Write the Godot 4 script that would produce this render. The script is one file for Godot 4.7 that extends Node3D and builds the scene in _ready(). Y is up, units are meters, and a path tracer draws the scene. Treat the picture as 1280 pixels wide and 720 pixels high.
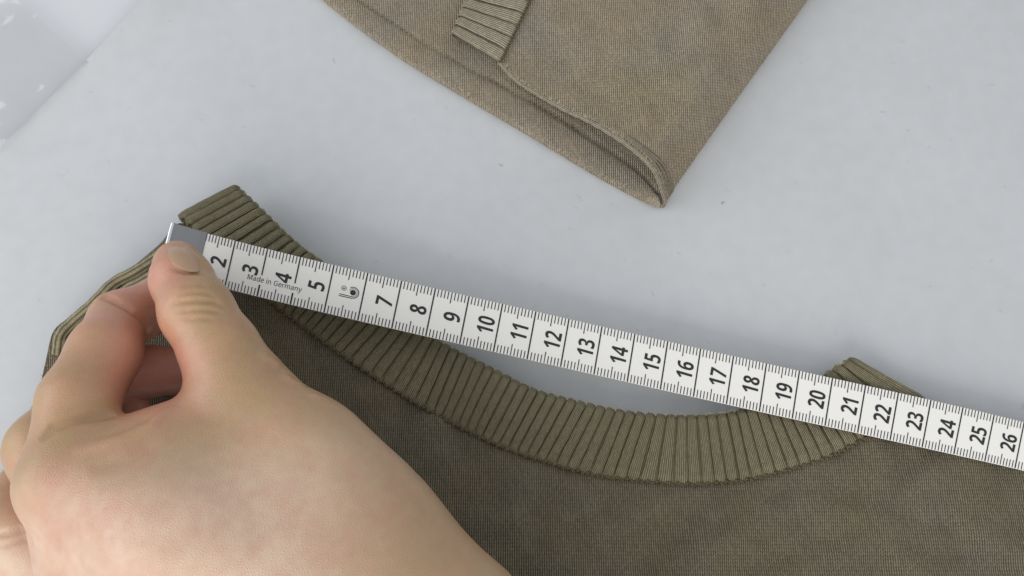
extends Node3D

# ---------------------------------------------------------------- view
const FOV := 34.0
const TILT := 18.0
const DIST := 0.285
var eye: Vector3
var view: Basis
var focal: float
var M := {}
var hill := FastNoiseLite.new()
var fine := FastNoiseLite.new()

func _ready() -> void:
	hill.seed = 11
	hill.frequency = 0.011
	hill.fractal_octaves = 2
	fine.seed = 5
	fine.frequency = 1.0
	var cam := Camera3D.new()
	cam.name = "camera"
	cam.fov = FOV
	cam.near = 0.01
	cam.far = 20.0
	var tilt := deg_to_rad(TILT)
	eye = Vector3(0, 0.008, 0) + Vector3(0, cos(tilt), sin(tilt)) * DIST
	view = Basis(Vector3.RIGHT, -PI / 2 + tilt)
	cam.transform = Transform3D(view, eye)
	add_child(cam)
	cam.current = true
	focal = 360.0 / tan(deg_to_rad(FOV / 2))
	var env := Environment.new()
	env.background_mode = Environment.BG_COLOR
	env.background_color = Color(0.85, 0.86, 0.875)
	env.background_energy_multiplier = 0.84
	env.tonemap_mode = Environment.TONE_MAPPER_LINEAR
	env.tonemap_exposure = 1.0
	env.sdfgi_enabled = true
	env.ssao_enabled = true
	env.ssil_enabled = true
	var we := WorldEnvironment.new()
	we.name = "room_air"
	we.environment = env
	add_child(we)
	area_light("window_light", Vector3(-0.20, 0.60, 0.88), Vector3(-0.06, 0.02, 0.03), Vector2(0.75, 0.6), 0.66, Color(1.0, 0.985, 0.965))
	area_light("side_window_light", Vector3(-0.98, 0.58, -0.02), Vector3(-0.05, 0, 0), Vector2(1.0, 0.7), 0.56, Color(0.96, 0.975, 1.0))

	materials()
	surroundings()
	lower_sweater()
	upper_sweater()
	tape()
	hand()

func area_light(called: String, at: Vector3, to: Vector3, size: Vector2, energy: float, tint: Color) -> void:
	var l := AreaLight3D.new()
	l.name = called
	l.area_size = size
	l.area_normalize_energy = true
	l.light_energy = energy
	l.light_color = tint
	l.area_range = 6.0
	l.shadow_enabled = true
	add_child(l)
	l.look_at_from_position(at, to, Vector3.UP)

# ---------------------------------------------------------------- helpers
# a point of the scene: where the sight line through a photo point meets the height h (cm) above the table
func P(px: float, py: float, h: float) -> Vector3:
	var d := view * Vector3((px - 640.0) / focal, -(py - 360.0) / focal, -1.0)
	return eye + d * ((h * 0.01 - eye.y) / d.y)

func to_photo(p: Vector3) -> Vector2:
	var q := view.inverse() * (p - eye)
	return Vector2(640.0 - q.x / q.z * focal, 360.0 + q.y / q.z * focal)

func v3(a: Array) -> PackedVector3Array:      # flat list of x, y, z
	var r := PackedVector3Array()
	for i in range(0, a.size(), 3):
		r.append(Vector3(a[i], a[i + 1], a[i + 2]))
	return r

func v2(a: Array) -> PackedVector3Array:      # flat list of x, y
	var r := PackedVector3Array()
	for i in range(0, a.size(), 2):
		r.append(Vector3(a[i], a[i + 1], 0))
	return r

func cr(p: PackedVector3Array, t: float) -> Vector3:   # Catmull-Rom, t counts control points
	var n := p.size()
	var i := clampi(int(floor(t)), 0, n - 2)
	var f := clampf(t - i, 0.0, 1.0)
	var b := p[i]
	var c := p[i + 1]
	var a := p[i - 1] if i > 0 else b * 2.0 - c
	var d := p[i + 2] if i + 2 < n else c * 2.0 - b
	return b.cubic_interpolate(c, a, d, f)

# parameters of n points spread evenly along the curve
func even(p: PackedVector3Array, n: int) -> PackedFloat32Array:
	var steps := 600
	var lens := PackedFloat32Array([0.0])
	var last := cr(p, 0)
	for i in range(1, steps + 1):
		var q := cr(p, float(i) / steps * (p.size() - 1))
		lens.append(lens[i - 1] + last.distance_to(q))
		last = q
	var out := PackedFloat32Array()
	var k := 0
	for i in n:
		var want := lens[steps] * i / (n - 1.0)
		while k < steps - 1 and lens[k + 1] < want:
			k += 1
		var f := (want - lens[k]) / maxf(lens[k + 1] - lens[k], 1e-9)
		out.append((k + f) / steps * (p.size() - 1))
	return out

# a mesh from rows of points; up says which way its face looks
func grid(rows: Array, uvs: Array = [], up := Vector3.ZERO, closed := false, colors: Array = []) -> ArrayMesh:
	var h := rows.size()
	var w: int = rows[0].size()
	var vs := PackedVector3Array()
	var uv := PackedVector2Array()
	var cs := PackedColorArray()
	for r in h:
		vs.append_array(rows[r])
		if uvs:
			uv.append_array(uvs[r])
		if colors:
			cs.append_array(colors[r])
	var idx := PackedInt32Array()
	for r in h - 1:
		for c in (w if closed else w - 1):
			var a := r * w + c
			var b := r * w + (c + 1) % w
			idx.append_array([a, b, a + w, b, b + w, a + w])
	return solid(vs, idx, uv, up, cs)

func solid(vs: PackedVector3Array, idx: PackedInt32Array, uv: PackedVector2Array, up: Vector3, cs := PackedColorArray()) -> ArrayMesh:
	var ns := PackedVector3Array()
	ns.resize(vs.size())
	var mid := Vector3.ZERO
	for v in vs:
		mid += v
	mid /= vs.size()
	var flip := 0.0
	for i in range(0, idx.size(), 3):
		var a := vs[idx[i]]
		var n := (vs[idx[i + 2]] - a).cross(vs[idx[i + 1]] - a)
		ns[idx[i]] += n
		ns[idx[i + 1]] += n
		ns[idx[i + 2]] += n
		flip += n.dot(up) if up != Vector3.ZERO else n.dot(a - mid)
	if flip < 0:
		for i in range(0, idx.size(), 3):
			var t := idx[i + 1]
			idx[i + 1] = idx[i + 2]
			idx[i + 2] = t
	for i in ns.size():
		ns[i] = (ns[i] * (-1.0 if flip < 0 else 1.0)).normalized()
	var arr := []
	arr.resize(Mesh.ARRAY_MAX)
	arr[Mesh.ARRAY_VERTEX] = vs
	arr[Mesh.ARRAY_NORMAL] = ns
	arr[Mesh.ARRAY_INDEX] = idx
	if uv.size():
		arr[Mesh.ARRAY_TEX_UV] = uv
	if cs.size():
		arr[Mesh.ARRAY_COLOR] = cs
	var m := ArrayMesh.new()
	m.add_surface_from_arrays(Mesh.PRIMITIVE_TRIANGLES, arr)
	return m

# a tube along points; r(i) radii in metres, flat squeezes it across "up"
func tube(path: PackedVector3Array, radius: float, sides := 8, waves := 0.0, vscale := 100.0) -> ArrayMesh:
	var rows := []
	var uvs := []
	var along := 0.0
	for i in path.size():
		var t := (path[mini(i + 1, path.size() - 1)] - path[maxi(i - 1, 0)]).normalized()
		var side := t.cross(Vector3.UP)
		side = side.normalized() if side.length() > 1e-4 else Vector3.RIGHT
		var nor := side.cross(t)
		if i:
			along += path[i].distance_to(path[i - 1])
		var r := radius * (1.0 + waves * sin(i * 2.1))
		var row := PackedVector3Array()
		var uvr := PackedVector2Array()
		for k in sides:
			var a := TAU * k / sides
			row.append(path[i] + (side * cos(a) + nor * sin(a)) * r)
			uvr.append(Vector2(float(k) / sides, along * vscale))
		rows.append(row)
		uvs.append(uvr)
	return tube_mesh(rows, uvs)

func tube_mesh(rows: Array, uvs: Array) -> ArrayMesh:   # closed rings, faces outward
	var m := grid(rows, uvs, Vector3.ZERO, true)
	# outward check against the ring centre, since bent tubes fool the centre of the whole
	var a := m.surface_get_arrays(0)
	var w: int = rows[0].size()
	var s := 0.0
	for r in rows.size():
		var c := Vector3.ZERO
		for p in rows[r]:
			c += p
		c /= w
		for k in w:
			s += a[Mesh.ARRAY_NORMAL][r * w + k].dot(rows[r][k] - c)
	if s < 0:
		var idx: PackedInt32Array = a[Mesh.ARRAY_INDEX]
		var ns: PackedVector3Array = a[Mesh.ARRAY_NORMAL]
		for i in range(0, idx.size(), 3):
			var t := idx[i + 1]
			idx[i + 1] = idx[i + 2]
			idx[i + 2] = t
		for i in ns.size():
			ns[i] = -ns[i]
		a[Mesh.ARRAY_INDEX] = idx
		a[Mesh.ARRAY_NORMAL] = ns
		m = ArrayMesh.new()
		m.add_surface_from_arrays(Mesh.PRIMITIVE_TRIANGLES, a)
	return m

func part(called: String, mesh: Mesh, mat: Material, parent: Node3D) -> MeshInstance3D:
	var o := MeshInstance3D.new()
	o.name = called
	o.mesh = mesh
	o.material_override = mat
	parent.add_child(o, true)
	return o

func thing(called: String, label: String, category: String, kind := "") -> Node3D:
	var o := Node3D.new()
	o.name = called
	add_child(o)
	tag(o, label, category, kind)
	return o

func tag(o: Node3D, label: String, category: String, kind := "") -> void:
	o.set_meta("label", label)
	if category:
		o.set_meta("category", category)
	if kind:
		o.set_meta("kind", kind)

func lin(r: float, g: float, b: float) -> Color:
	return Color(r, g, b).linear_to_srgb()

# ---------------------------------------------------------------- materials
func materials() -> void:
	var knit := knit_maps(31, 16, 18, 0.6, 0.55)
	var ribs := knit_maps(7, 4, 16, 0.3, 0.2)
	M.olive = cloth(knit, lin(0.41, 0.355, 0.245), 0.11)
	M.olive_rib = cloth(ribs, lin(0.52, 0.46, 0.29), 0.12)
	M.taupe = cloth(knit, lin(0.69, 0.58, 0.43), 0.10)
	M.taupe_rib = cloth(ribs, lin(0.57, 0.50, 0.37), 0.06)
	M.olive.vertex_color_use_as_albedo = true
	M.taupe.vertex_color_use_as_albedo = true
	M.groove = cloth(ribs, lin(0.38, 0.33, 0.20), 0.03)
	M.fuzz_olive = plain(lin(0.42, 0.37, 0.25), 0.95)
	M.fuzz_taupe = plain(lin(0.62, 0.55, 0.42), 0.95)
	M.thread = plain(lin(0.11, 0.085, 0.045), 0.95)
	M.tape = plain(lin(0.86, 0.845, 0.795), 0.36)
	M.ink = plain(lin(0.018, 0.018, 0.02), 0.5)
	M.metal = plain(lin(0.27, 0.275, 0.285), 0.32)
	M.metal.metallic = 0.75
	M.bright = plain(lin(0.80, 0.81, 0.82), 0.22)
	M.bright.metallic = 0.9
	M.nail = plain(lin(0.45, 0.285, 0.18), 0.24)
	M.nail.subsurf_scatter_enabled = true
	M.nail.subsurf_scatter_strength = 0.1

	# skin: colour comes with the vertices, pores and fine lines from a relief map
	var sk := StandardMaterial3D.new()
	sk.vertex_color_use_as_albedo = true
	sk.albedo_color = Color.WHITE
	sk.roughness = 0.36
	sk.metallic_specular = 0.55
	sk.subsurf_scatter_enabled = true
	sk.subsurf_scatter_strength = 0.08
	sk.heightmap_enabled = true
	sk.heightmap_texture = ImageTexture.create_from_image(skin_relief())
	sk.heightmap_scale = 0.013
	sk.uv1_triplanar = true
	sk.uv1_scale = Vector3.ONE * 60.0
	M.skin = sk

	# paper: faint fibres and specks of lint
	var n := FastNoiseLite.new()
	n.seed = 3
	n.frequency = 0.02
	n.fractal_octaves = 4
	var rng := RandomNumberGenerator.new()
	rng.seed = 77
	var im := Image.create(1536, 1024, false, Image.FORMAT_RGB8)
	for y in 1024:
		for x in 1536:
			var a := n.get_noise_2d(x * 0.35, y * 0.35) * 0.012 + n.get_noise_2d(x * 3.0 + 900, y * 3.0) * 0.012
			im.set_pixel(x, y, Color(0.762 + a, 0.772 + a, 0.778 + a))
	for k in 900:
		var c := Vector2(rng.randf() * 1530, rng.randf() * 1020)
		var d := Vector2.from_angle(rng.randf() * TAU)
		var dark := rng.randf_range(0.01, 0.05) * (6.0 if rng.randf() < 0.05 else 1.0)
		for j in rng.randi_range(1, 6):
			var q := c + d * j * 0.8
			var ix := clampi(int(q.x), 0, 1535)
			var iy := clampi(int(q.y), 0, 1023)
			im.set_pixel(ix, iy, im.get_pixel(ix, iy) - Color(dark, dark, dark * 0.9, 0))
	im.generate_mipmaps()
	var pm := StandardMaterial3D.new()
	pm.albedo_texture = ImageTexture.create_from_image(im)
	pm.roughness = 0.75
	M.paper = pm
	M.table = plain(lin(0.60, 0.61, 0.63), 0.6)
	var pf := StandardMaterial3D.new()
	pf.transparency = BaseMaterial3D.TRANSPARENCY_ALPHA
	pf.albedo_color = Color(0.70, 0.72, 0.71, 0.20)
	pf.roughness = 0.11
	M.film = pf

func plain(c: Color, rough: float) -> StandardMaterial3D:
	var m := StandardMaterial3D.new()
	m.albedo_color = c
	m.roughness = rough
	return m

func cloth(maps: Array, c: Color, relief: float) -> StandardMaterial3D:
	var m := StandardMaterial3D.new()
	m.albedo_color = c
	m.albedo_texture = maps[1]
	m.roughness = 0.93
	m.heightmap_enabled = true
	m.heightmap_texture = maps[0]
	m.heightmap_scale = relief
	m.rim_enabled = true
	m.rim = 0.12
	m.rim_tint = 0.6
	m.metallic_specular = 0.2
	return m

# stocking-stitch relief of w wales and h courses, and a mottled yarn tone darkened in the gaps between stitches
func knit_maps(s: int, w: int, h: int, uneven: float, course: float) -> Array:
	var size := 512
	var rng := RandomNumberGenerator.new()
	rng.seed = s
	var tone := []
	for k in w * h * 2:
		tone.append(rng.randf())
	var n := FastNoiseLite.new()
	n.seed = s
	n.frequency = 0.35
	var hi := Image.create(size, size, false, Image.FORMAT_RGB8)
	var al := Image.create(size, size, false, Image.FORMAT_RGB8)
	for y in size:
		for x in size:
			var u := float(x) / size * w
			var iu := int(u)
			var fu := u - iu                      # 0..1 across a wale
			var leg := absf(fu - 0.5) * 2.0       # 0 middle, 1 edge
			var vv := float(y) / size * h + leg * 0.55
			var iv := int(vv) % h
			var fv := vv - floorf(vv)
			var side := 0 if fu < 0.5 else 1
			var t: float = tone[(iv * w + iu) * 2 + side]
			var across := 1.0 - pow(absf(leg - 0.5) * 2.0, 2.0) * 0.85
			var along := sqrt(maxf(0.0, 1.0 - pow(absf(fv - 0.5) * 2.0, 3.0)))
			var z := across * (1.0 - course + course * along) * (1.0 - uneven * 0.5 * t) + n.get_noise_2d(x, y) * 0.12
			z = clampf(z, 0, 1)
			hi.set_pixel(x, y, Color(z, z, z))
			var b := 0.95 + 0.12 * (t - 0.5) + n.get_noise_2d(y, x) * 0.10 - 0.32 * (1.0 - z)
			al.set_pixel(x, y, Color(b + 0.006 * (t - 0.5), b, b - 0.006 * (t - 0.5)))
	hi.generate_mipmaps()
	al.generate_mipmaps()
	return [ImageTexture.create_from_image(hi), ImageTexture.create_from_image(al)]

func skin_relief() -> Image:
	var n := FastNoiseLite.new()
	n.seed = 21
	n.noise_type = FastNoiseLite.TYPE_CELLULAR
	n.cellular_return_type = FastNoiseLite.RETURN_DISTANCE2_SUB
	n.frequency = 0.055
	var im := n.get_seamless_image(512, 512)
	im.convert(Image.FORMAT_RGB8)
	im.generate_mipmaps()
	return im

# ---------------------------------------------------------------- table and paper
func surroundings() -> void:
	var box := BoxMesh.new()
	box.size = Vector3(1.6, 0.03, 1.2)
	var t := part("table", box, M.table, self)
	t.position = Vector3(0, -0.0165, -0.05)
	tag(t, "pale table top showing past the paper's edge at the top left corner", "table", "structure")

	# the large sheet: its left edge runs up past the corner and curls a little
	var rows := []
	var uvs := []
	for j in 71:
		var row := PackedVector3Array()
		var ur := PackedVector2Array()
		for i in 91:
			var u := i / 90.0
			var v := j / 70.0
			var left := P(-184 + 515 * (1.0 - v), 370 - 500 * (1.0 - v), 0)      # along the visible edge
			var edge := left.lerp(P(-700, 900, 0), smoothstep(0.0, 1.0, maxf(0, v * 1.6 - 0.6)))
			var right := Vector3(0.42, 0, lerpf(-0.32, 0.26, v))
			var q := edge.lerp(right, u)
			var s := to_photo(q)
			var lift := 0.0009 + 0.0004 * hill.get_noise_2d(s.x * 0.45, s.y * 0.45) + 0.00012 * hill.get_noise_2d(s.x * 2.4, s.y * 2.4 + 70)
			# the corner of the sheet stands off the table a little towards the top
			lift += 0.004 * exp(-pow((s.x - 190) / 90.0, 2) - pow((s.y + 10) / 70.0, 2)) * exp(-u * 26.0)
			lift += 0.0020 * exp(-u * 40.0)
			q.y = maxf(lift, 0.0002)
			row.append(q)
			ur.append(Vector2((q.x + 0.35) / 0.75, (q.z + 0.3) / 0.5))
		rows.append(row)
		uvs.append(ur)
	var paper := part("paper_sheet", grid(rows, uvs, Vector3.UP), M.paper, self)
	tag(paper, "large white paper sheet speckled with lint, spread under both sweaters", "paper")

	# clear film lying in the top left corner, crinkled
	var nz := FastNoiseLite.new()
	nz.seed = 8
	nz.frequency = 0.9
	rows = []
	for j in 41:
		var row := PackedVector3Array()
		for i in 41:
			var u := i / 40.0
			var v := j / 40.0
			var a := P(12, -6, 0).lerp(P(116, 84, 0), v)
			var b := P(-220, 90, 0).lerp(P(-130, 330, 0), v)
			var q := a.lerp(b, u)
			q.y = 0.0022 + 0.0048 * (0.55 - absf(nz.get_noise_2d(q.x * 26, q.z * 26))) * (0.5 + nz.get_noise_2d(q.x * 9 + 50, q.z * 9)) + 0.0018 * exp(-pow((v - 0.42 - 0.3 * u) * 9.0, 2))
			row.append(q)
		rows.append(row)
	var film := part("plastic_film", grid(rows, [], Vector3.UP), M.film, self)
	tag(film, "crinkled clear plastic film lying in the top left corner", "plastic film")

# ---------------------------------------------------------------- lower sweater
func hb(x: float, y: float) -> float:       # height (cm) of the lower sweater's cloth
	var h := 0.78
	h += 0.75 * exp(-pow((x - 262) / 230.0, 2) - pow((y - 268) / 170.0, 2))
	h += 0.55 * exp(-pow((x - 700) / 170.0, 2) - pow((y - 730) / 105.0, 2)) * smoothstep(585, 660, y)
	h += 0.16 * hill.get_noise_2d(x, y)
	h += 0.26 * exp(-pow((x * 0.8 + y * 0.6 - 1130) / 40.0, 2)) * smoothstep(600, 680, y)
	h -= 0.16 * exp(-pow((x * 0.8 + y * 0.6 - 1060) / 45.0, 2)) * smoothstep(600, 680, y)
	return h

# the faded cloth is not one colour all over
func faded(p: Vector3, stain: float) -> Color:
	var s := to_photo(p)
	var a := hill.get_noise_2d(s.x * 0.7 + 40, s.y * 0.7)
	var b := hill.get_noise_2d(s.x * 1.6, s.y * 1.6 + 200)
	var c := Vector3(1.0 + 0.05 * a, 1.0, 1.0 - 0.10 * a) * (0.96 + 0.08 * b)
	var g := stain * exp(-pow((s.x - 800) / 75.0, 2) - pow((s.y - 120) / 45.0, 2))
	c *= Vector3(1.0, 1.0, 1.0).lerp(Vector3(0.98, 0.98, 0.86), g)
	return Color(c.x, c.y, c.z)

func fades(rows: Array, stain: float) -> Array:
	var out := []
	for r in rows:
		var cs := PackedColorArray()
		for p in r:
			cs.append(faded(p, stain))
		out.append(cs)
	return out

func lower_sweater() -> void:
	var root := thing("lower_sweater", "olive knit sweater with ribbed crew neckline lying under the measuring tape and hand", "sweater")
	var outer := v2([300, 235, 331, 264, 366, 297, 398, 322, 445, 353, 492, 384, 530, 412, 565, 433, 621, 462, 670, 485, 722, 500, 770, 510, 815, 516, 860, 518, 900, 516, 930, 510, 958, 502, 990, 490, 1022, 473, 1045, 458, 1062, 449])
	var inner := v2([226, 274, 262, 306, 303, 347, 345, 384, 388, 416, 434, 449, 484, 482, 531, 511, 584, 539, 630, 560, 680, 577, 735, 592, 790, 600, 862, 605, 914, 602, 952, 596, 990, 586, 1032, 573, 1078, 550, 1118, 528, 1152, 506])
	# lift both curves to the cloth
	var o3 := PackedVector3Array()
	var i3 := PackedVector3Array()
	for k in outer.size():
		o3.append(P(outer[k].x, outer[k].y, hb(outer[k].x, outer[k].y) + 0.10))
		i3.append(P(inner[k].x, inner[k].y, hb(inner[k].x, inner[k].y) + 0.10))
	var count := 71
	var ts := even(o3, count + 1)
	var band := part("neck_band", band_mesh(o3, i3, ts, 0.0007), M.groove, root)
	var rng := RandomNumberGenerator.new()
	rng.seed = 4
	for k in range(-3, count + 3):
		var f := clampf(k + 0.5, 0.5, count - 0.5)
		var t := lerpf(ts[int(f)], ts[int(f) + 1], 0.5)
		var o := cr(o3, t)
		var i := cr(i3, t)
		var wo := cr(o3, ts[int(f) + 1]).distance_to(cr(o3, ts[int(f)]))
		var wi := cr(i3, ts[int(f) + 1]).distance_to(cr(i3, ts[int(f)]))
		if k < 0 or k >= count:      # the collar turns over at the shoulder: the last ribs go round the fold
			var e := ts[0] if k < 0 else ts[count]
			var far: int = (-k if k < 0 else k - count + 1)
			var outward := (cr(o3, e) - cr(o3, ts[2] if k < 0 else ts[count - 2])).normalized()
			var ang := far * 0.75
			var shift := outward * sin(minf(ang, 1.6)) * (0.0020 if k < 0 else 0.0008) - Vector3.UP * (1.0 - cos(ang)) * 0.0022
			o = cr(o3, e) + shift
			i = cr(i3, e) + shift
		part("rib", rib_mesh(o, i, wo, wi, 0.00112, rng.randf_range(-1, 1), 0.0021, 0.08), M.olive_rib, band)

	# the body: hangs from the seam, free along the shoulders
	var edge := v3([-60, 650, 1, -10, 612, 1, 10, 580, 1, 36, 515, 1, 62, 440, 1, 66, 410, 1, 80, 396, 1, 104, 379, 1, 135, 346, 1, 164, 329, 1, 199, 300, 1, 224, 276, 0.7])
	for k in range(1, inner.size()):
		edge.append(Vector3(inner[k].x, inner[k].y, 0.0))
	edge.append_array(v3([1190, 517, 1, 1290, 560, 1, 1420, 625, 1]))
	var foot := v2([-150, 950, -125, 950, -105, 950, -85, 950, -65, 950, -45, 950, -20, 950, 0, 950, 25, 950, 55, 950, 95, 950, 130, 950])
	for k in range(1, inner.size()):
		foot.append(Vector3(lerpf(150, 1180, (inner[k].x - 230) / 912.0), 960, 0))
	foot.append_array(v2([1260, 960, 1380, 960, 1560, 960]))
	var n := 230
	var rows := []
	var uvs := []
	for j in 96:
		rows.append(PackedVector3Array())
		uvs.append(PackedVector2Array())
	for c in n:
		var t := c / (n - 1.0) * (edge.size() - 1)
		var e := cr(edge, t)
		var free := clampf(e.z, 0.0, 1.0)
		var d := cr(foot, t)
		var b := P(e.x, e.y, hb(e.x, e.y) - 0.02 * (1.0 - free))
		var inward := P(d.x, d.y, 0.7) - P(e.x, e.y, 0.7)
		inward.y = 0
		inward = inward.normalized()
		var r := (0.02 + 0.28 * free) * 0.01
		for j in 96:
			var q: Vector3
			if j < 10:
				var a := -PI / 2 + PI * (j - 1) / 9.0
				q = b + inward * r - Vector3.UP * r + (-inward * cos(a) + Vector3.UP * sin(a)) * r
				if j == 0:
					q = b + inward * (r + 0.02 * free + 0.0005) - Vector3.UP * (2.0 * r)
			else:
				var v := (j - 9) / 86.0
				v = v * v * 0.45 + v * 0.55
				var s := Vector2(e.x, e.y).lerp(Vector2(d.x, d.y), v)
				q = P(s.x, s.y, hb(s.x, s.y) - 0.02 * (1.0 - free)) + inward * r * (1.0 - v)
			rows[j].append(q)
			uvs[j].append(Vector2(q.x, q.z) / Vector2(0.0200, 0.0178))
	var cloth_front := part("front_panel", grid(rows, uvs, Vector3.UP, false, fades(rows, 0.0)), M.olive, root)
	fuzz_part(rows.slice(9, 70), 3500, 5, M.olive, cloth_front, 0.0006)
	var lip := PackedVector3Array()
	for k in 200:
		lip.append(cr(o3, k / 199.0 * (o3.size() - 1)) - Vector3.UP * 0.0008)
	fuzz_part([lip], 900, 6, M.fuzz_olive, band, 0.0009)

	# the seam where ribs and body are linked: a row of small dark stitches
	part("seam_stitching", stitches(i3, 0.00, 1.0, 175, 0.00040), M.thread, root)
	# gathered folds at the far end of the shoulder
	var fold := v2([66, 436, 70, 413, 88, 394, 110, 375, 136, 349, 165, 333, 208, 305])
	for off in [Vector3(7, 6, 0.0020), Vector3(20, 17, 0.0021)]:
		var path := PackedVector3Array()
		for k in 31:
			var q: Vector3 = cr(fold, k / 5.0)
			path.append(P(q.x + off.x, q.y + off.y, hb(q.x, q.y) + 0.02 - 0.12 * pow(absf(k / 15.0 - 1.0), 3.0)))
		part("shoulder_fold", tube(path, off.z, 14, 0.04, 56.0), M.olive_rib, root)

func band_mesh(o3: PackedVector3Array, i3: PackedVector3Array, ts: PackedFloat32Array, sink: float) -> ArrayMesh:
	var rows := []
	var uvs := []
	for t in ts:
		var o := cr(o3, t)
		var i := cr(i3, t)
		var path := rib_path(o, i, 0.0, 0.0016, 0.0, sink)
		rows.append(path)
		var ur := PackedVector2Array()
		for k in path.size():
			ur.append(Vector2(t * 3.0, k * 0.2))
		uvs.append(ur)
	return grid(rows, uvs, Vector3.UP)

# from under the band, round its folded edge, over the top to the seam
func rib_path(o: Vector3, i: Vector3, sway: float, r: float, dip: float, sink: float) -> PackedVector3Array:
	var d := (i - o).normalized()
	var side := d.cross(Vector3.UP).normalized()
	var up := side.cross(d)
	var path := PackedVector3Array()
	var l := o.distance_to(i)
	path.append(o + d * 0.006 - up * (r * 2.0 - sink))
	for k in 7:
		var a := -PI / 2 + PI * k / 6.0
		path.append(o + d * r - up * r + (-d * cos(a) + up * sin(a)) * (r - sink))
	for k in range(1, 13):
		var f := k / 12.0
		var q := o + d * r + (i - o - d * r) * f
		q += side * sway * sin(f * PI * 1.2) * l
		q -= up * (sink + dip * 0.01 * smoothstep(0.88, 1.0, f))
		path.append(q)
	return path

func rib_mesh(o: Vector3, i: Vector3, wo: float, wi: float, high: float, rand: float, r: float, dip: float, full := 0.89) -> ArrayMesh:
	var d := (i - o).normalized()
	var side := d.cross(Vector3.UP).normalized()
	var path := rib_path(o, i, 0.006 * rand, r, dip, 0.0)
	var rows := []
	var uvs := []
	var n := path.size()
	var along := 0.0
	for k in n:
		var t := (path[mini(k + 1, n - 1)] - path[maxi(k - 1, 0)]).normalized()
		var nor := side.cross(t).normalized()
		if k:
			along += path[k].distance_to(path[k - 1])
		var f := clampf((k - 7.0) / 12.0, 0.0, 1.0)
		var w := lerpf(wo, wi, f) * 0.5 * (0.97 + 0.03 * sin(k * 1.7 + rand * 9.0))
		var row := PackedVector3Array()
		var ur := PackedVector2Array()
		for a in 12:
			var an := TAU * a / 12
			var cx := signf(cos(an)) * pow(absf(cos(an)), 0.85)
			var cy := signf(sin(an)) * pow(absf(sin(an)), 0.8)
			row.append(path[k] + side * cx * w * full + nor * (cy * high * 0.5 - high * 0.2))
			ur.append(Vector2((cx * 0.5 + 0.5) * 0.75 + rand * 3.0, along / 0.016))
		rows.append(row)
		uvs.append(ur)
	# close both ends
	for e in [0, n + 1]:
		var at: int = 0 if e == 0 else n
		var c := Vector3.ZERO
		for p in rows[0 if e == 0 else n]:
			c += p / 12.0
		var cap := PackedVector3Array()
		cap.resize(12)
		cap.fill(c)
		rows.insert(at if e == 0 else rows.size(), cap)
		uvs.insert(at if e == 0 else uvs.size(), uvs[0 if e == 0 else uvs.size() - 1])
	return tube_mesh(rows, uvs)

# small slanting stitches along a curve
func stitches(curve: PackedVector3Array, from: float, to: float, count: int, r: float) -> ArrayMesh:
	var st := SurfaceTool.new()
	var ball := SphereMesh.new()
	ball.radius = 1.0
	ball.height = 2.0
	ball.radial_segments = 7
	ball.rings = 4
	var ts := even(curve, count)
	for k in range(int(count * from), int(count * to) - 1):
		var p := cr(curve, ts[k])
		var d := (cr(curve, ts[k + 1]) - p)
		var side := d.normalized().cross(Vector3.UP).normalized()
		var sw := 1.0 if k % 2 else -1.0
		var x := (d.normalized() + side * 0.7 * sw).normalized()
		var z := x.cross(Vector3.UP).normalized()
		var b := Basis(x * d.length() * 0.62, Vector3.UP * r, z * r)
		st.append_from(ball, 0, Transform3D(b, p + side * sw * r * 0.5 - Vector3.UP * 0.00035))
	return st.commit()

# short loose fibres standing off the cloth: thin bent triangles
func fuzz(at: Array, many: int, s: int, long: float) -> ArrayMesh:
	var rng := RandomNumberGenerator.new()
	rng.seed = s
	var vs := PackedVector3Array()
	var idx := PackedInt32Array()
	for k in many:
		var row: PackedVector3Array = at[rng.randi() % at.size()]
		var c := rng.randi_range(0, row.size() - 2)
		var p := row[c].lerp(row[c + 1], rng.randf())
		var d := Vector3(rng.randf_range(-1, 1), rng.randf_range(0.0, 0.9), rng.randf_range(-1, 1)).normalized() * rng.randf_range(0.35, 1.0) * long
		var e := d.rotated(Vector3.UP, rng.randf_range(-1.2, 1.2)) + Vector3.DOWN * 0.0002
		var w := d.cross(Vector3.UP).normalized() * 0.00004
		var n := vs.size()
		vs.append_array([p - w - d * 0.1, p + w - d * 0.1, p + d - w * 0.8, p + d + w * 0.8, p + d + e])
		idx.append_array([n, n + 1, n + 2, n + 1, n + 3, n + 2, n + 2, n + 3, n + 4])
	return solid(vs, idx, PackedVector2Array(), Vector3.UP)

func fuzz_part(at: Array, many: int, s: int, mat: Material, parent: Node3D, long := 0.0011) -> void:
	part("fuzz", fuzz(at, many, s, long), mat, parent).set_meta("kind", "stuff")

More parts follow.
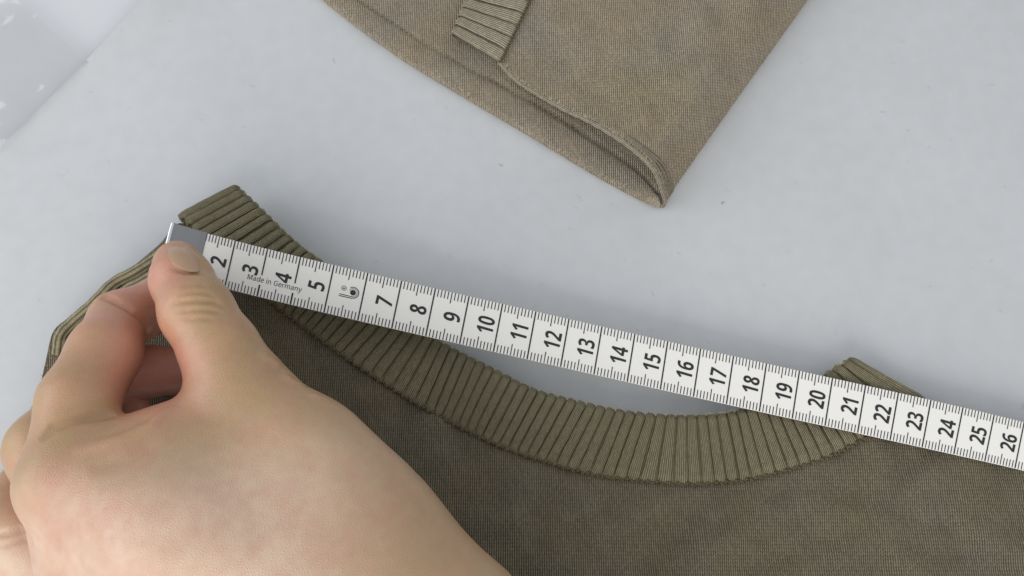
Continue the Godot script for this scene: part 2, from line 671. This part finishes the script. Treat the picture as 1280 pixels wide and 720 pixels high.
# ---------------------------------------------------------------- upper sweater
func upper_sweater() -> void:
	var root := thing("upper_sweater", "taupe knit sweater lying open at its hem across the top of the paper", "sweater")
	var a := v2([380, -22, 430, 19, 500, 70, 580, 119, 660, 166, 740, 214, 800, 247, 826, 257])
	var s := v2([425, -18, 458, 8, 525, 52, 600, 95, 672, 134, 745, 180, 795, 214, 822, 243])
	var d := v2([560, -190, 610, -170, 690, -140, 770, -110, 850, -80, 910, -40, 930, 30, 940, 70])
	var n := 150
	var rows := []
	var uvs := []
	for j in 60:
		rows.append(PackedVector3Array())
		uvs.append(PackedVector2Array())
	for c in n:
		var t := c / (n - 1.0) * (a.size() - 1)
		var pa := cr(a, t)
		var ps := cr(s, t)
		var pd := cr(d, t)
		var ha := 0.42 + 0.08 * hill.get_noise_2d(pa.x * 1.5, pa.y * 1.5 + 300)
		var b := P(pa.x, pa.y, ha)
		var inward := (P(ps.x, ps.y, 0.3) - P(pa.x, pa.y, 0.3))
		inward.y = 0
		inward = inward.normalized()
		var r := 0.0016
		for j in 60:
			var q: Vector3
			if j < 9:
				var an := -PI / 2 + PI * (j - 1) / 8.0
				q = b + inward * r - Vector3.UP * r + (-inward * cos(an) + Vector3.UP * sin(an)) * r
				if j == 0:
					q = b + inward * 0.012 - Vector3.UP * 2.0 * r
			elif j < 22:
				var v := (j - 8) / 13.0
				var m := pa.lerp(ps, v)
				q = P(m.x, m.y, lerpf(ha, 0.44, v) + 0.05 * sin(v * PI)) + inward * r * (1.0 - v)
				if j == 21:
					q -= Vector3.UP * 0.0003
			else:
				var v := (j - 21) / 38.0
				var m := ps.lerp(pd, v * v * 0.6 + v * 0.4)
				q = P(m.x, m.y, (0.36 if j == 22 else 0.40) - 0.1 * v + 0.06 * hill.get_noise_2d(m.x, m.y + 500))
			rows[j].append(q)
			uvs[j].append(Vector2(q.x, q.z) / Vector2(0.0200, 0.0178))
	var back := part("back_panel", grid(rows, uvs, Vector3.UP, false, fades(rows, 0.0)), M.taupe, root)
	fuzz_part(rows.slice(4, 9), 1500, 1, M.fuzz_taupe, back)
	fuzz_part(rows.slice(9, 30), 900, 2, M.taupe, back, 0.0006)
	var s3 := PackedVector3Array()
	for p in s:
		s3.append(P(p.x, p.y, 0.41))
	part("hem_stitching", stitches(s3, 0.0, 0.76, 125, 0.0003), M.thread, back)

	# the front panel: lifted at the hem, rounded over at its right fold
	var e := v3([624, 77, 0.72, 642, 97, 0.72, 665, 113, 0.76, 701, 134, 0.95, 742, 154, 1.25, 782, 179, 1.6, 808, 201, 1.62, 820, 217, 1.35, 827, 236, 0.8, 831, 250, 0.4, 828, 257, 0.14])
	var f := v3([718, -150, 0.8, 755, -150, 0.9, 790, -150, 1.0, 860, -150, 1.15, 930, -150, 1.3, 1000, -150, 1.4, 1056, -150, 1.3, 1092, -150, 1.05, 1112, -150, 0.75, 1117, -150, 0.4, 1098, -150, 0.12])
	rows = []
	uvs = []
	var w := 90
	var rim := PackedVector3Array()
	for j in 70:
		var row := PackedVector3Array()
		var ur := PackedVector2Array()
		var v := j / 69.0
		v = v * v * 0.7 + v * 0.3
		for c in w:
			var t := c / (w - 1.0) * (e.size() - 1)
			var m := cr(e, t).lerp(cr(f, t), v)
			var bend := 0.17 * hill.get_noise_2d(m.x * 1.1, m.y * 1.1 + 900) * clampf(1.0 - absf(t - 5.0) / 6.0, 0.2, 1.0) * smoothstep(0.0, 0.1, v)
			bend -= 0.10 * smoothstep(0.0, 0.10, v) * (1.0 - smoothstep(0.1, 0.3, v)) * clampf(1.0 - absf(t - 4.5) / 4.0, 0.0, 1.0)
			var q := P(m.x, m.y, m.z + bend)
			row.append(q)
			ur.append(Vector2(q.x / 0.0200, (q.z - q.y * 0.4) / 0.0178))
			if j == 0:
				rim.append(q + Vector3.UP * -0.0004)
		rows.append(row)
		uvs.append(ur)
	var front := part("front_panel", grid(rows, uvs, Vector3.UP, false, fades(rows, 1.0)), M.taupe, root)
	fuzz_part(rows.slice(0, 2), 900, 3, M.fuzz_taupe, front)
	fuzz_part(rows.slice(2, 50), 2600, 4, M.taupe, front, 0.0006)
	part("hem_edge", tube(rim, 0.0008, 10, 0.10, 110.0), M.taupe_rib, front)
	for k in 3:   # welt courses that follow the opening round its corner
		var path := PackedVector3Array()
		for c in range(44, 88):
			var t := c / (w - 1.0) * (e.size() - 1)
			var m := cr(e, t).lerp(cr(f, t), 0.012 + 0.011 * k * (0.4 + 0.6 * smoothstep(5.0, 8.0, t)))
			path.append(P(m.x, m.y, m.z) + Vector3.UP * 0.0001)
		part("hem_course", tube(path, 0.00042, 7, 0.1, 60.0), M.taupe_rib, front)

	# ribbed trim lying on the back panel and sewn to the front one
	var trim_o := PackedVector3Array()
	var trim_i := PackedVector3Array()
	for k in 9:
		trim_o.append(P(563.5 + 4.3 * k, 40.0 - 11.0 * k, 0.80))
		trim_i.append(P(625.0 + 7.4 * k, 77.0 - 15.4 * k, 0.86))
	var ts := PackedFloat32Array()
	for k in 9:
		ts.append(k)
	var trim := part("rib_trim", band_mesh(trim_o, trim_i, ts, 0.0005), M.taupe_rib, root)
	var rng := RandomNumberGenerator.new()
	rng.seed = 9
	for k in 8:
		var o := cr(trim_o, k + 0.5)
		var i := cr(trim_i, k + 0.5)
		part("rib", rib_mesh(o, i, trim_o[k].distance_to(trim_o[k + 1]), trim_i[k].distance_to(trim_i[k + 1]), 0.0009, rng.randf_range(-1, 1) * 0.6, 0.0017, 0.06, 0.93), M.taupe_rib, trim)
	part("seam_stitching", stitches(trim_i, 0.0, 1.0, 60, 0.00034), M.thread, trim)

# ---------------------------------------------------------------- measuring tape
func poly(c: Array, n: float) -> float:
	var s := 0.0
	for k in c:
		s = s * n + k
	return s

var tape_h := v3([-2, 3.0, 0, 0, 3.0, 0, 2, 2.8, 0, 4, 2.42, 0, 6, 2.05, 0, 9, 1.6, 0, 12, 1.32, 0, 15, 1.16, 0, 18, 1.1, 0, 21, 1.1, 0, 24, 1.0, 0, 30, 0.85, 0])

func tape_height(n: float) -> float:
	for k in tape_h.size() - 1:
		if n <= tape_h[k + 1].x:
			var f := (n - tape_h[k].x) / (tape_h[k + 1].x - tape_h[k].x)
			return cr(tape_h, k + clampf(f, 0, 1)).y
	return 0.85

# a point on the tape: n centimetres along, v across (0 far edge, 1 near edge), lift in metres
func on_tape(n: float, v: float, lift := 0.0) -> Vector3:
	var m := minf(n, 26.0)
	var a := Vector2(poly([-7.3e-05, 0.004985, -0.125459, 1.383746, 35.397673, 218.848755], m), poly([0.00108, -0.066595, 10.511559, 280.216056], m))
	var b := Vector2(poly([-4.5e-05, 0.003146, -0.083863, 0.993055, 37.115157, 203.161897], m), poly([0.000405, -0.049061, 10.462677, 339.614465], m))
	var step := Vector2(38.6, 9.3) * (n - m)
	var h := tape_height(n)
	var q := P(a.x + step.x, a.y + step.y, h).lerp(P(b.x + step.x, b.y + step.y, h), v)
	return q + Vector3.UP * lift

func printed(quads: Array) -> ArrayMesh:     # each: PackedVector3Array of an outline's four corners
	var vs := PackedVector3Array()
	var idx := PackedInt32Array()
	for q in quads:
		var a := vs.size()
		vs.append_array(q)
		idx.append_array([a, a + 1, a + 2, a, a + 2, a + 3])
	return solid(vs, idx, PackedVector2Array(), Vector3.UP)

const INK_LIFT := 0.00007

func mark(n: float, v0: float, v1: float, thick: float) -> PackedVector3Array:
	var t := thick * 0.5
	return PackedVector3Array([on_tape(n - t, v0, INK_LIFT), on_tape(n + t, v0, INK_LIFT), on_tape(n + t, v1, INK_LIFT), on_tape(n - t, v1, INK_LIFT)])

# lettering bent onto the tape: origin (n, v) is the middle of the text, dx and dy are the text's axes in centimetres (along, across)
func lettering(text: String, n: float, v: float, cap: float, squeeze: float, dx: Vector2, dy: Vector2, fontname := "Droid Sans", weight := 400) -> ArrayMesh:
	var font := SystemFont.new()
	font.font_names = PackedStringArray([fontname])
	font.font_weight = weight
	var tm := TextMesh.new()
	tm.font = font
	tm.text = text
	tm.font_size = 64
	tm.pixel_size = 0.01
	tm.depth = 0.0
	tm.curve_step = 1.0
	var arr := tm.surface_get_arrays(0) if tm.get_surface_count() else tm.get_mesh_arrays()
	var src: PackedVector3Array = arr[Mesh.ARRAY_VERTEX]
	var lo := Vector3.INF
	var hi := -Vector3.INF
	for p in src:
		lo = lo.min(p)
		hi = hi.max(p)
	var k := cap / (0.64 * 0.714)
	var out := PackedVector3Array()
	for p in src:
		var q := Vector2((p.x - (lo.x + hi.x) / 2) * k * squeeze, (p.y - (lo.y + hi.y) / 2) * k)
		var m := dx * q.x + dy * q.y
		out.append(on_tape(n + m.x, v + m.y / 1.5, INK_LIFT))
	var idx: PackedInt32Array = arr[Mesh.ARRAY_INDEX] if arr[Mesh.ARRAY_INDEX] != null else PackedInt32Array(range(src.size()))
	return solid(out, idx, PackedVector2Array(), Vector3.UP)

func ring(n: float, v: float, r0: float, r1: float, from := 0.0, to := TAU) -> Array:
	var q := []
	var k := 28
	for i in k:
		var a := lerpf(from, to, float(i) / k)
		var b := lerpf(from, to, float(i + 1) / k)
		var c := PackedVector3Array()
		for p in [[a, r0], [a, r1], [b, r1], [b, r0]]:
			c.append(on_tape(n + cos(p[0]) * p[1], v + sin(p[0]) * p[1] / 1.5, INK_LIFT))
		q.append(c)
	return q

func tape() -> void:
	var root := thing("measuring_tape", "white centimetre measuring tape with black numerals stretched across the sweater's neckline", "measuring tape")
	var rows := []
	for j in 12:
		rows.append(PackedVector3Array())
	for k in 141:
		var n := 0.02 + k * 0.205
		var prof := [[0.0, -0.0004], [0.0, -0.0001], [0.004, -0.00002], [0.012, 0.0], [0.25, 0.0], [0.5, 0.0], [0.75, 0.0], [0.988, 0.0], [0.996, -0.00002], [1.0, -0.0001], [1.0, -0.0004], [0.5, -0.0004]]
		for j in 12:
			rows[j].append(on_tape(n, prof[j][0], prof[j][1]))
	rows.append(rows[0].duplicate())
	var strip := part("strip", grid(rows, [], Vector3.ZERO), M.tape, root)

	var ticks := []
	for mm in range(11, 290):
		var n := mm / 10.0
		if mm % 10 == 0:
			continue
		var long := 0.235 if mm % 5 == 0 else 0.16
		ticks.append(mark(n, 0.005, long, 0.028))
		ticks.append(mark(n, 1.0 - long, 0.995, 0.028))
	var tm := part("tick_marks", printed(ticks), M.ink, strip)
	tm.set_meta("kind", "stuff")
	for n in range(2, 29):
		var line := [mark(n, 0.005, 0.995, 0.042)]
		if n == 3 or n == 4:
			line = [mark(n, 0.005, 0.56, 0.042), mark(n, 0.76, 0.995, 0.05)]
		part("centimetre_line", printed(line), M.ink, strip)
		if n == 6:
			continue
		var wide := 0.80 if n < 10 else 0.74
		part("numeral", lettering(str(n), n - 0.37, 0.5, 0.48, wide, Vector2(0.03, -1.0), Vector2(-1.0, -0.06), "Droid Sans", 700), M.ink, strip)
	part("caption", lettering("Made in Germany", 3.42, 0.665, 0.155, 0.95, Vector2(1, 0.0), Vector2(0.05, -1.0)), M.ink, strip)
	# the maker's emblem in the sixth field: a coiled tape with two lines running off it
	var coil := ring(5.70, 0.47, 0.045, 0.085) + ring(5.70, 0.47, 0.0, 0.05) + ring(5.70, 0.47, 0.155, 0.18, -2.2, PI / 2) + ring(5.70, 0.47, 0.115, 0.13, -PI * 0.9, PI / 2)
	for v in [0.59, 0.555]:
		var y: float = v
		coil.append(PackedVector3Array([on_tape(5.32, y - 0.008, INK_LIFT), on_tape(5.70, y - 0.008, INK_LIFT), on_tape(5.70, y + 0.008, INK_LIFT), on_tape(5.32, y + 0.008, INK_LIFT)]))
	coil += ring(5.42, 0.42, 0.06, 0.075)
	part("emblem", printed(coil), M.ink, strip)
	part("registered_mark", lettering("R", 5.42, 0.42, 0.07, 1.0, Vector2(0, -1.0), Vector2(-1, 0), "Droid Sans", 700), M.ink, strip)

	# pressed metal end: a plate folded over the tape's end
	rows = []
	var along := [[-0.06, -0.0012], [-0.10, -0.0004], [-0.08, 0.0002], [-0.03, 0.00042], [0.03, 0.00036], [0.12, 0.0003], [0.5, 0.0003], [0.86, 0.0003], [0.90, 0.00045], [0.94, 0.0003], [1.06, 0.00028], [1.10, 0.0001], [1.10, -0.0008]]
	for p in along:
		var row := PackedVector3Array()
		for v in [-0.012, -0.012, 0.0, 0.1, 0.3, 0.5, 0.7, 0.9, 1.0, 1.012, 1.012]:
			row.append(on_tape(p[0], v, p[1]))
		row[0] = on_tape(p[0], -0.012, -0.0008)
		row[10] = on_tape(p[0], 1.012, -0.0008)
		rows.append(row)
	var clip := part("end_clip", grid(rows, [], Vector3.UP), M.metal, root)
	var fold_line := PackedVector3Array()
	for k in 9:
		fold_line.append(on_tape(-0.075, k / 8.0, 0.0001))
	part("folded_edge", tube(fold_line, 0.0006, 10), M.bright, clip)

# ---------------------------------------------------------------- hand
var bones := []          # [a, b, ra, rb] in metres
var chains := []         # [first, last, blend with the palm]
var creases := []        # [points, width, depth]

func bone_list(pts: PackedVector3Array, radii: Array) -> Array:
	var from := bones.size()
	for k in pts.size() - 1:
		bones.append([pts[k], pts[k + 1], radii[k] * 0.01, radii[k + 1] * 0.01])
	return [from, bones.size()]

func joint(flat: Array) -> PackedVector3Array:
	var r := PackedVector3Array()
	for k in range(0, flat.size(), 3):
		r.append(P(flat[k], flat[k + 1], flat[k + 2]))
	return r

func smin(a: float, b: float, k: float) -> float:
	var h := maxf(k - absf(a - b), 0.0) / k
	return minf(a, b) - h * h * k * 0.25

var bone_a := PackedVector3Array()
var bone_d := PackedVector3Array()
var bone_r := PackedVector3Array()      # radius, change of radius, 1 / length squared
var chain_of := PackedInt32Array()      # ends of the chains
var blend := PackedFloat32Array()
var fold_mid := PackedVector3Array()
var fold_far := PackedFloat32Array()

func pack_bones() -> void:
	for b in bones:
		var a: Vector3 = b[0]
		var d: Vector3 = b[1] - a
		bone_a.append(a)
		bone_d.append(d)
		bone_r.append(Vector3(b[2], b[3] - b[2], 1.0 / d.length_squared()))
	for c in chains:
		chain_of.append(c[1])
		blend.append(c[2])

func body(p: Vector3) -> float:
	var palm := 1.0
	var best := 1.0
	var k := 0
	for c in chain_of.size():
		var f := 1.0
		var soft := 0.013 if c == 0 else 0.0025
		while k < chain_of[c]:
			var q := p - bone_a[k]
			var d := bone_d[k]
			var r := bone_r[k]
			var t := clampf(q.dot(d) * r.z, 0.0, 1.0)
			var s := (q - d * t).length() - r.x - r.y * t
			var h := soft - absf(f - s)
			f = minf(f, s)
			if h > 0.0:
				f -= h * h / soft * 0.25
			k += 1
		if c == 0:
			palm = f
			best = f
		else:
			best = minf(best, smin(palm, f, blend[c]))
	return best

func skin_at(p: Vector3) -> float:
	var d := body(p)
	if absf(d) > 0.004:
		return d
	for n in fold_mid.size():
		if p.distance_squared_to(fold_mid[n]) > fold_far[n]:
			continue
		var c: Array = creases[n]
		var pts: PackedVector3Array = c[0]
		var m := 1.0
		var at := 0.0
		var last := pts.size() - 1
		for k in last:
			var e := pts[k + 1] - pts[k]
			var t := clampf((p - pts[k]).dot(e) / e.length_squared(), 0.0, 1.0)
			var s := p.distance_to(pts[k] + e * t)
			if s < m:
				m = s
				at = (k + t) / last
		var w: float = c[1]
		if m < w * 3.0:
			var fade := minf(1.0, minf(at, 1.0 - at) * 4.0) if c[3] else 1.0
			d += c[2] * exp(-m * m / (w * w)) * fade
	return d

# the first point of the skin along a sight line
func on_skin(px: float, py: float) -> Vector3:
	var a := P(px, py, 12.0)
	var d := (P(px, py, 0.0) - a).normalized()
	var t := 0.0
	for k in 80:
		var s := body(a + d * t)
		if s < 0.00005 or t > 0.2:
			break
		t += s * 0.8
	return a + d * t

func crease(flat: Array, width: float, depth: float, taper := true) -> void:
	var pts := PackedVector3Array()
	var mid := Vector3.ZERO
	for k in range(0, flat.size(), 2):
		pts.append(on_skin(flat[k], flat[k + 1]))
		mid += pts[-1]
	mid /= pts.size()
	var far := 0.0
	for p in pts:
		far = maxf(far, mid.distance_to(p))
	creases.append([pts, width, depth, taper])
	fold_mid.append(mid)
	fold_far.append(pow(far + width * 3.0, 2))

func hand() -> void:
	var root := thing("hand", "bare left hand pinching the metal end of the measuring tape", "hand")
	# palm: metacarpals, web between thumb and index, forearm
	var p0 := bone_list(joint([80, 608, 5.4, 230, 690, 5.75, 450, 810, 6.0]), [1.06, 1.4, 1.8])
	bone_list(joint([112, 712, 4.7, 260, 800, 4.5, 420, 920, 4.7]), [1.05, 1.35, 1.7])
	bone_list(joint([160, 815, 3.6, 400, 960, 3.6]), [1.0, 1.7])
	bone_list(joint([306, 502, 4.55, 385, 580, 4.8, 449, 660, 5.1, 560, 788, 5.4]), [1.15, 1.3, 1.5, 1.85])
	bone_list(joint([140, 574, 5.0, 215, 568, 4.75, 276, 556, 4.6]), [0.85, 0.86, 0.82])
	bone_list(joint([170, 630, 5.2, 330, 615, 4.9]), [1.05, 1.2])
	bone_list(joint([230, 660, 5.4, 440, 740, 5.5]), [1.4, 1.8])
	var p1 := bone_list(joint([440, 870, 5.0, 640, 1180, 4.8]), [2.5, 2.9])
	chains.append([p0[0], p1[1], 0.0])
	# thumb, index, middle, ring and little finger
	var c := bone_list(joint([308, 500, 4.55, 276, 440, 4.65, 246, 390, 4.6, 227, 350, 4.25, 222, 331, 3.95]), [1.13, 0.98, 0.92, 0.79, 0.65])
	chains.append([c[0], c[1], 0.006])
	c = bone_list(joint([82, 606, 5.4, 98, 503, 5.0, 131, 441, 4.4, 150, 402, 3.4, 206, 377, 2.5, 245, 352, 2.2]), [1.02, 0.94, 0.89, 0.80, 0.74, 0.6])
	chains.append([c[0], c[1], 0.004])
	c = bone_list(joint([112, 712, 4.7, 58, 562, 3.7, 120, 480, 2.4, 182, 464, 2.1, 240, 463, 2.0]), [1.04, 0.98, 0.78, 0.70, 0.66])
	chains.append([c[0], c[1], 0.004])
	c = bone_list(joint([160, 815, 3.6, 5, 657, 3.3, 90, 545, 2.0, 160, 512, 1.8]), [1.0, 0.96, 0.72, 0.62])
	chains.append([c[0], c[1], 0.005])
	c = bone_list(joint([190, 900, 4.4, -20, 780, 2.9, 50, 660, 1.8]), [0.9, 0.84, 0.62])
	chains.append([c[0], c[1], 0.005])
	pack_bones()

	# skin folds: knuckle wrinkles, the fold where the index finger bends, the web
	crease([222, 372, 240, 366, 258, 367, 272, 372], 0.00075, 0.0003)
	crease([208, 385, 224, 378, 246, 376, 270, 378, 282, 384], 0.00080, 0.00065)
	crease([216, 393, 240, 388, 262, 388, 284, 393], 0.00075, 0.00045)
	crease([228, 401, 250, 398, 272, 400], 0.0008, 0.00025)
	crease([226, 360, 244, 356, 262, 358], 0.0007, 0.0003)
	crease([50, 552, 68, 534, 92, 524, 122, 520, 146, 519], 0.0012, 0.0015)
	crease([90, 566, 150, 550, 190, 532, 220, 506], 0.0019, -0.0009)
	crease([110, 590, 160, 572, 205, 548], 0.0022, 0.0006)
	crease([0, 669, 12, 667, 24, 662], 0.0010, 0.0009, false)
	crease([0, 683, 14, 680, 30, 674], 0.0009, 0.0005, false)
	crease([132, 370, 150, 379, 168, 391, 186, 410], 0.0012, 0.0016, false)
	crease([213, 334, 235, 341, 262, 344], 0.0008, 0.0007)
	crease([322, 440, 342, 453, 352, 462], 0.0016, -0.0009)
	crease([352, 466, 370, 480, 382, 484], 0.0014, -0.0007)
	crease([388, 492, 402, 498, 412, 500], 0.0013, -0.0005)

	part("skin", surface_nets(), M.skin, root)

	# thumbnail: a thin plate that follows the finger
	var rows := []
	for j in 25:
		var row := PackedVector3Array()
		for i in 25:
			var u := i / 24.0 * 2.0 - 1.0
			var v := j / 24.0
			var round_ := 1.0 - 0.22 * pow(absf(2.0 * v - 1.0), 4.0)
			var x := 230.0 + u * 19.0 * round_ + (v - 0.5) * 6.0
			var y := lerpf(310.0, 339.0, v) + 6.0 * u * u * lerpf(0.6, -0.6, v) + u * 4.0
			var s := on_skin(x, y)
			var swell := (1.0 - pow(u, 4.0)) * (1.0 - pow(absf(2.0 * v - 1.0), 5.0))
			var g := Vector3(body(s + Vector3(0.0005, 0, 0)) - body(s - Vector3(0.0005, 0, 0)), body(s + Vector3(0, 0.0005, 0)) - body(s - Vector3(0, 0.0005, 0)), body(s + Vector3(0, 0, 0.0005)) - body(s - Vector3(0, 0, 0.0005))).normalized()
			row.append(s + g * (0.00018 * swell + 0.00003))
		rows.append(row)
	part("thumbnail", grid(rows, [], Vector3.UP), M.nail, root)

func skin_color(p: Vector3) -> Color:
	var s := to_photo(p)
	var c := Vector3(0.43, 0.28, 0.142)
	var pink := Vector3(0.52, 0.25, 0.165)
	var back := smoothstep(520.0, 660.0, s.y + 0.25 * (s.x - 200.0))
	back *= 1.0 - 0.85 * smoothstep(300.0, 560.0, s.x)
	c = c.lerp(Vector3(0.66, 0.475, 0.345), back)  # paler, pinker back of the hand, with its highlight painted into the skin colour
	var f := 0.0
	f += 0.8 * exp(-(Vector2(205, 330).distance_squared_to(s)) / 900.0)
	f += 0.75 * exp(-(Vector2(165, 370).distance_squared_to(s)) / 2200.0)
	f += 2.2 * exp(-(Vector2(188, 465).distance_squared_to(s)) / 2200.0)
	f += 0.35 * exp(-(Vector2(115, 420).distance_squared_to(s)) / 2600.0)
	f += 0.35 * exp(-(Vector2(95, 640).distance_squared_to(s)) / 6000.0)
	f += 0.34 * fine.get_noise_3d(p.x * 70, p.y * 70, p.z * 70) + 0.26 * fine.get_noise_3d(p.x * 230, p.y * 230, p.z * 230) + 0.13
	c = c.lerp(pink, clampf(f, 0.0, 1.0))
	c *= 1.0 + 0.06 * fine.get_noise_3d(p.x * 300, p.y * 300, p.z * 300) + 0.05 * fine.get_noise_3d(p.x * 90 + 7, p.y * 90, p.z * 90)
	c = c.lerp(Vector3(0.62, 0.26, 0.20), exp(-(Vector2(192, 465).distance_squared_to(s)) / 1500.0) * smoothstep(0.034, 0.026, p.y))
	return Color(c.x, c.y, c.z)

func surface_nets() -> ArrayMesh:
	var cell := 0.00062
	var big := 6
	var lo := Vector3.INF
	var hi := -Vector3.INF
	for b in bones:
		for k in 2:
			var r: Vector3 = Vector3.ONE * (b[2 + k] + 0.004)
			lo = lo.min(b[k] - r)
			hi = hi.max(b[k] + r)
	var cells := ((hi - lo) / (cell * big)).ceil()
	var nx := int(cells.x) * big + 1
	var ny := int(cells.y) * big + 1
	var val := {}
	var reach := cell * big * 0.87 + 0.0012
	var todo := []
	for i in int(cells.x):
		for j in int(cells.y):
			for k in int(cells.z):
				var mid := lo + (Vector3(i, j, k) + Vector3.ONE * 0.5) * cell * big
				if absf(body(mid)) < reach:
					todo.append(Vector3i(i, j, k) * big)
	var vid := {}
	var vs := PackedVector3Array()
	var corner := [0, 1, nx, nx + 1, nx * ny, nx * ny + 1, nx * ny + nx, nx * ny + nx + 1]
	var ends := [[0, 1], [2, 3], [4, 5], [6, 7], [0, 2], [1, 3], [4, 6], [5, 7], [0, 4], [1, 5], [2, 6], [3, 7]]
	var cpos := []
	for q in 8:
		cpos.append(Vector3(q & 1, (q >> 1) & 1, q >> 2))
	var crossing := []
	for t in todo:
		for z in big:
			for y in big:
				for x in big:
					var at := Vector3(t.x + x, t.y + y, t.z + z)
					var key := int(at.x) + nx * (int(at.y) + ny * int(at.z))
					var d := PackedFloat32Array()
					d.resize(8)
					var neg := 0
					for q in 8:
						var kk: int = key + corner[q]
						if not val.has(kk):
							val[kk] = skin_at(lo + (at + cpos[q]) * cell)
						d[q] = val[kk]
						if d[q] < 0:
							neg += 1
					if neg == 0 or neg == 8:
						continue
					var sum := Vector3.ZERO
					var cnt := 0
					for e in ends:
						var a := d[e[0]]
						var b := d[e[1]]
						if (a < 0) != (b < 0):
							sum += cpos[e[0]].lerp(cpos[e[1]], a / (a - b))
							cnt += 1
					vid[key] = vs.size()
					vs.append(lo + (at + sum / cnt) * cell)
					crossing.append([key, d[0], d[1], d[2], d[4]])
	var idx := PackedInt32Array()
	var step := [1, nx, nx * ny]
	for c in crossing:
		var key: int = c[0]
		for ax in 3:
			var a: float = c[1]
			var b: float = c[2 + ax]
			if (a < 0) == (b < 0):
				continue
			var s1: int = step[(ax + 1) % 3]
			var s2: int = step[(ax + 2) % 3]
			if not (vid.has(key - s1) and vid.has(key - s2) and vid.has(key - s1 - s2)):
				continue
			var q0: int = vid[key]
			var q1: int = vid[key - s1]
			var q2: int = vid[key - s1 - s2]
			var q3: int = vid[key - s2]
			if a < 0:
				idx.append_array([q0, q2, q1, q0, q3, q2])
			else:
				idx.append_array([q0, q1, q2, q0, q2, q3])
	# normals from the field, so that fine folds shade smoothly
	var ns := PackedVector3Array()
	var cs := PackedColorArray()
	var e := 0.0004
	for p in vs:
		var f0 := skin_at(p)
		ns.append(Vector3(skin_at(p + Vector3(e, 0, 0)) - f0, skin_at(p + Vector3(0, e, 0)) - f0, skin_at(p + Vector3(0, 0, e)) - f0).normalized())
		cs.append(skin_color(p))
	# clockwise faces look outward
	var away := 0.0
	for i in range(0, idx.size(), 3):
		var a := vs[idx[i]]
		away += (vs[idx[i + 2]] - a).cross(vs[idx[i + 1]] - a).dot(ns[idx[i]])
	if away < 0:
		for i in range(0, idx.size(), 3):
			var t := idx[i + 1]
			idx[i + 1] = idx[i + 2]
			idx[i + 2] = t
	print("hand vertices ", vs.size(), " outward ", away)
	var arr := []
	arr.resize(Mesh.ARRAY_MAX)
	arr[Mesh.ARRAY_VERTEX] = vs
	arr[Mesh.ARRAY_NORMAL] = ns
	arr[Mesh.ARRAY_COLOR] = cs
	arr[Mesh.ARRAY_INDEX] = idx
	var m := ArrayMesh.new()
	m.add_surface_from_arrays(Mesh.PRIMITIVE_TRIANGLES, arr)
	return m
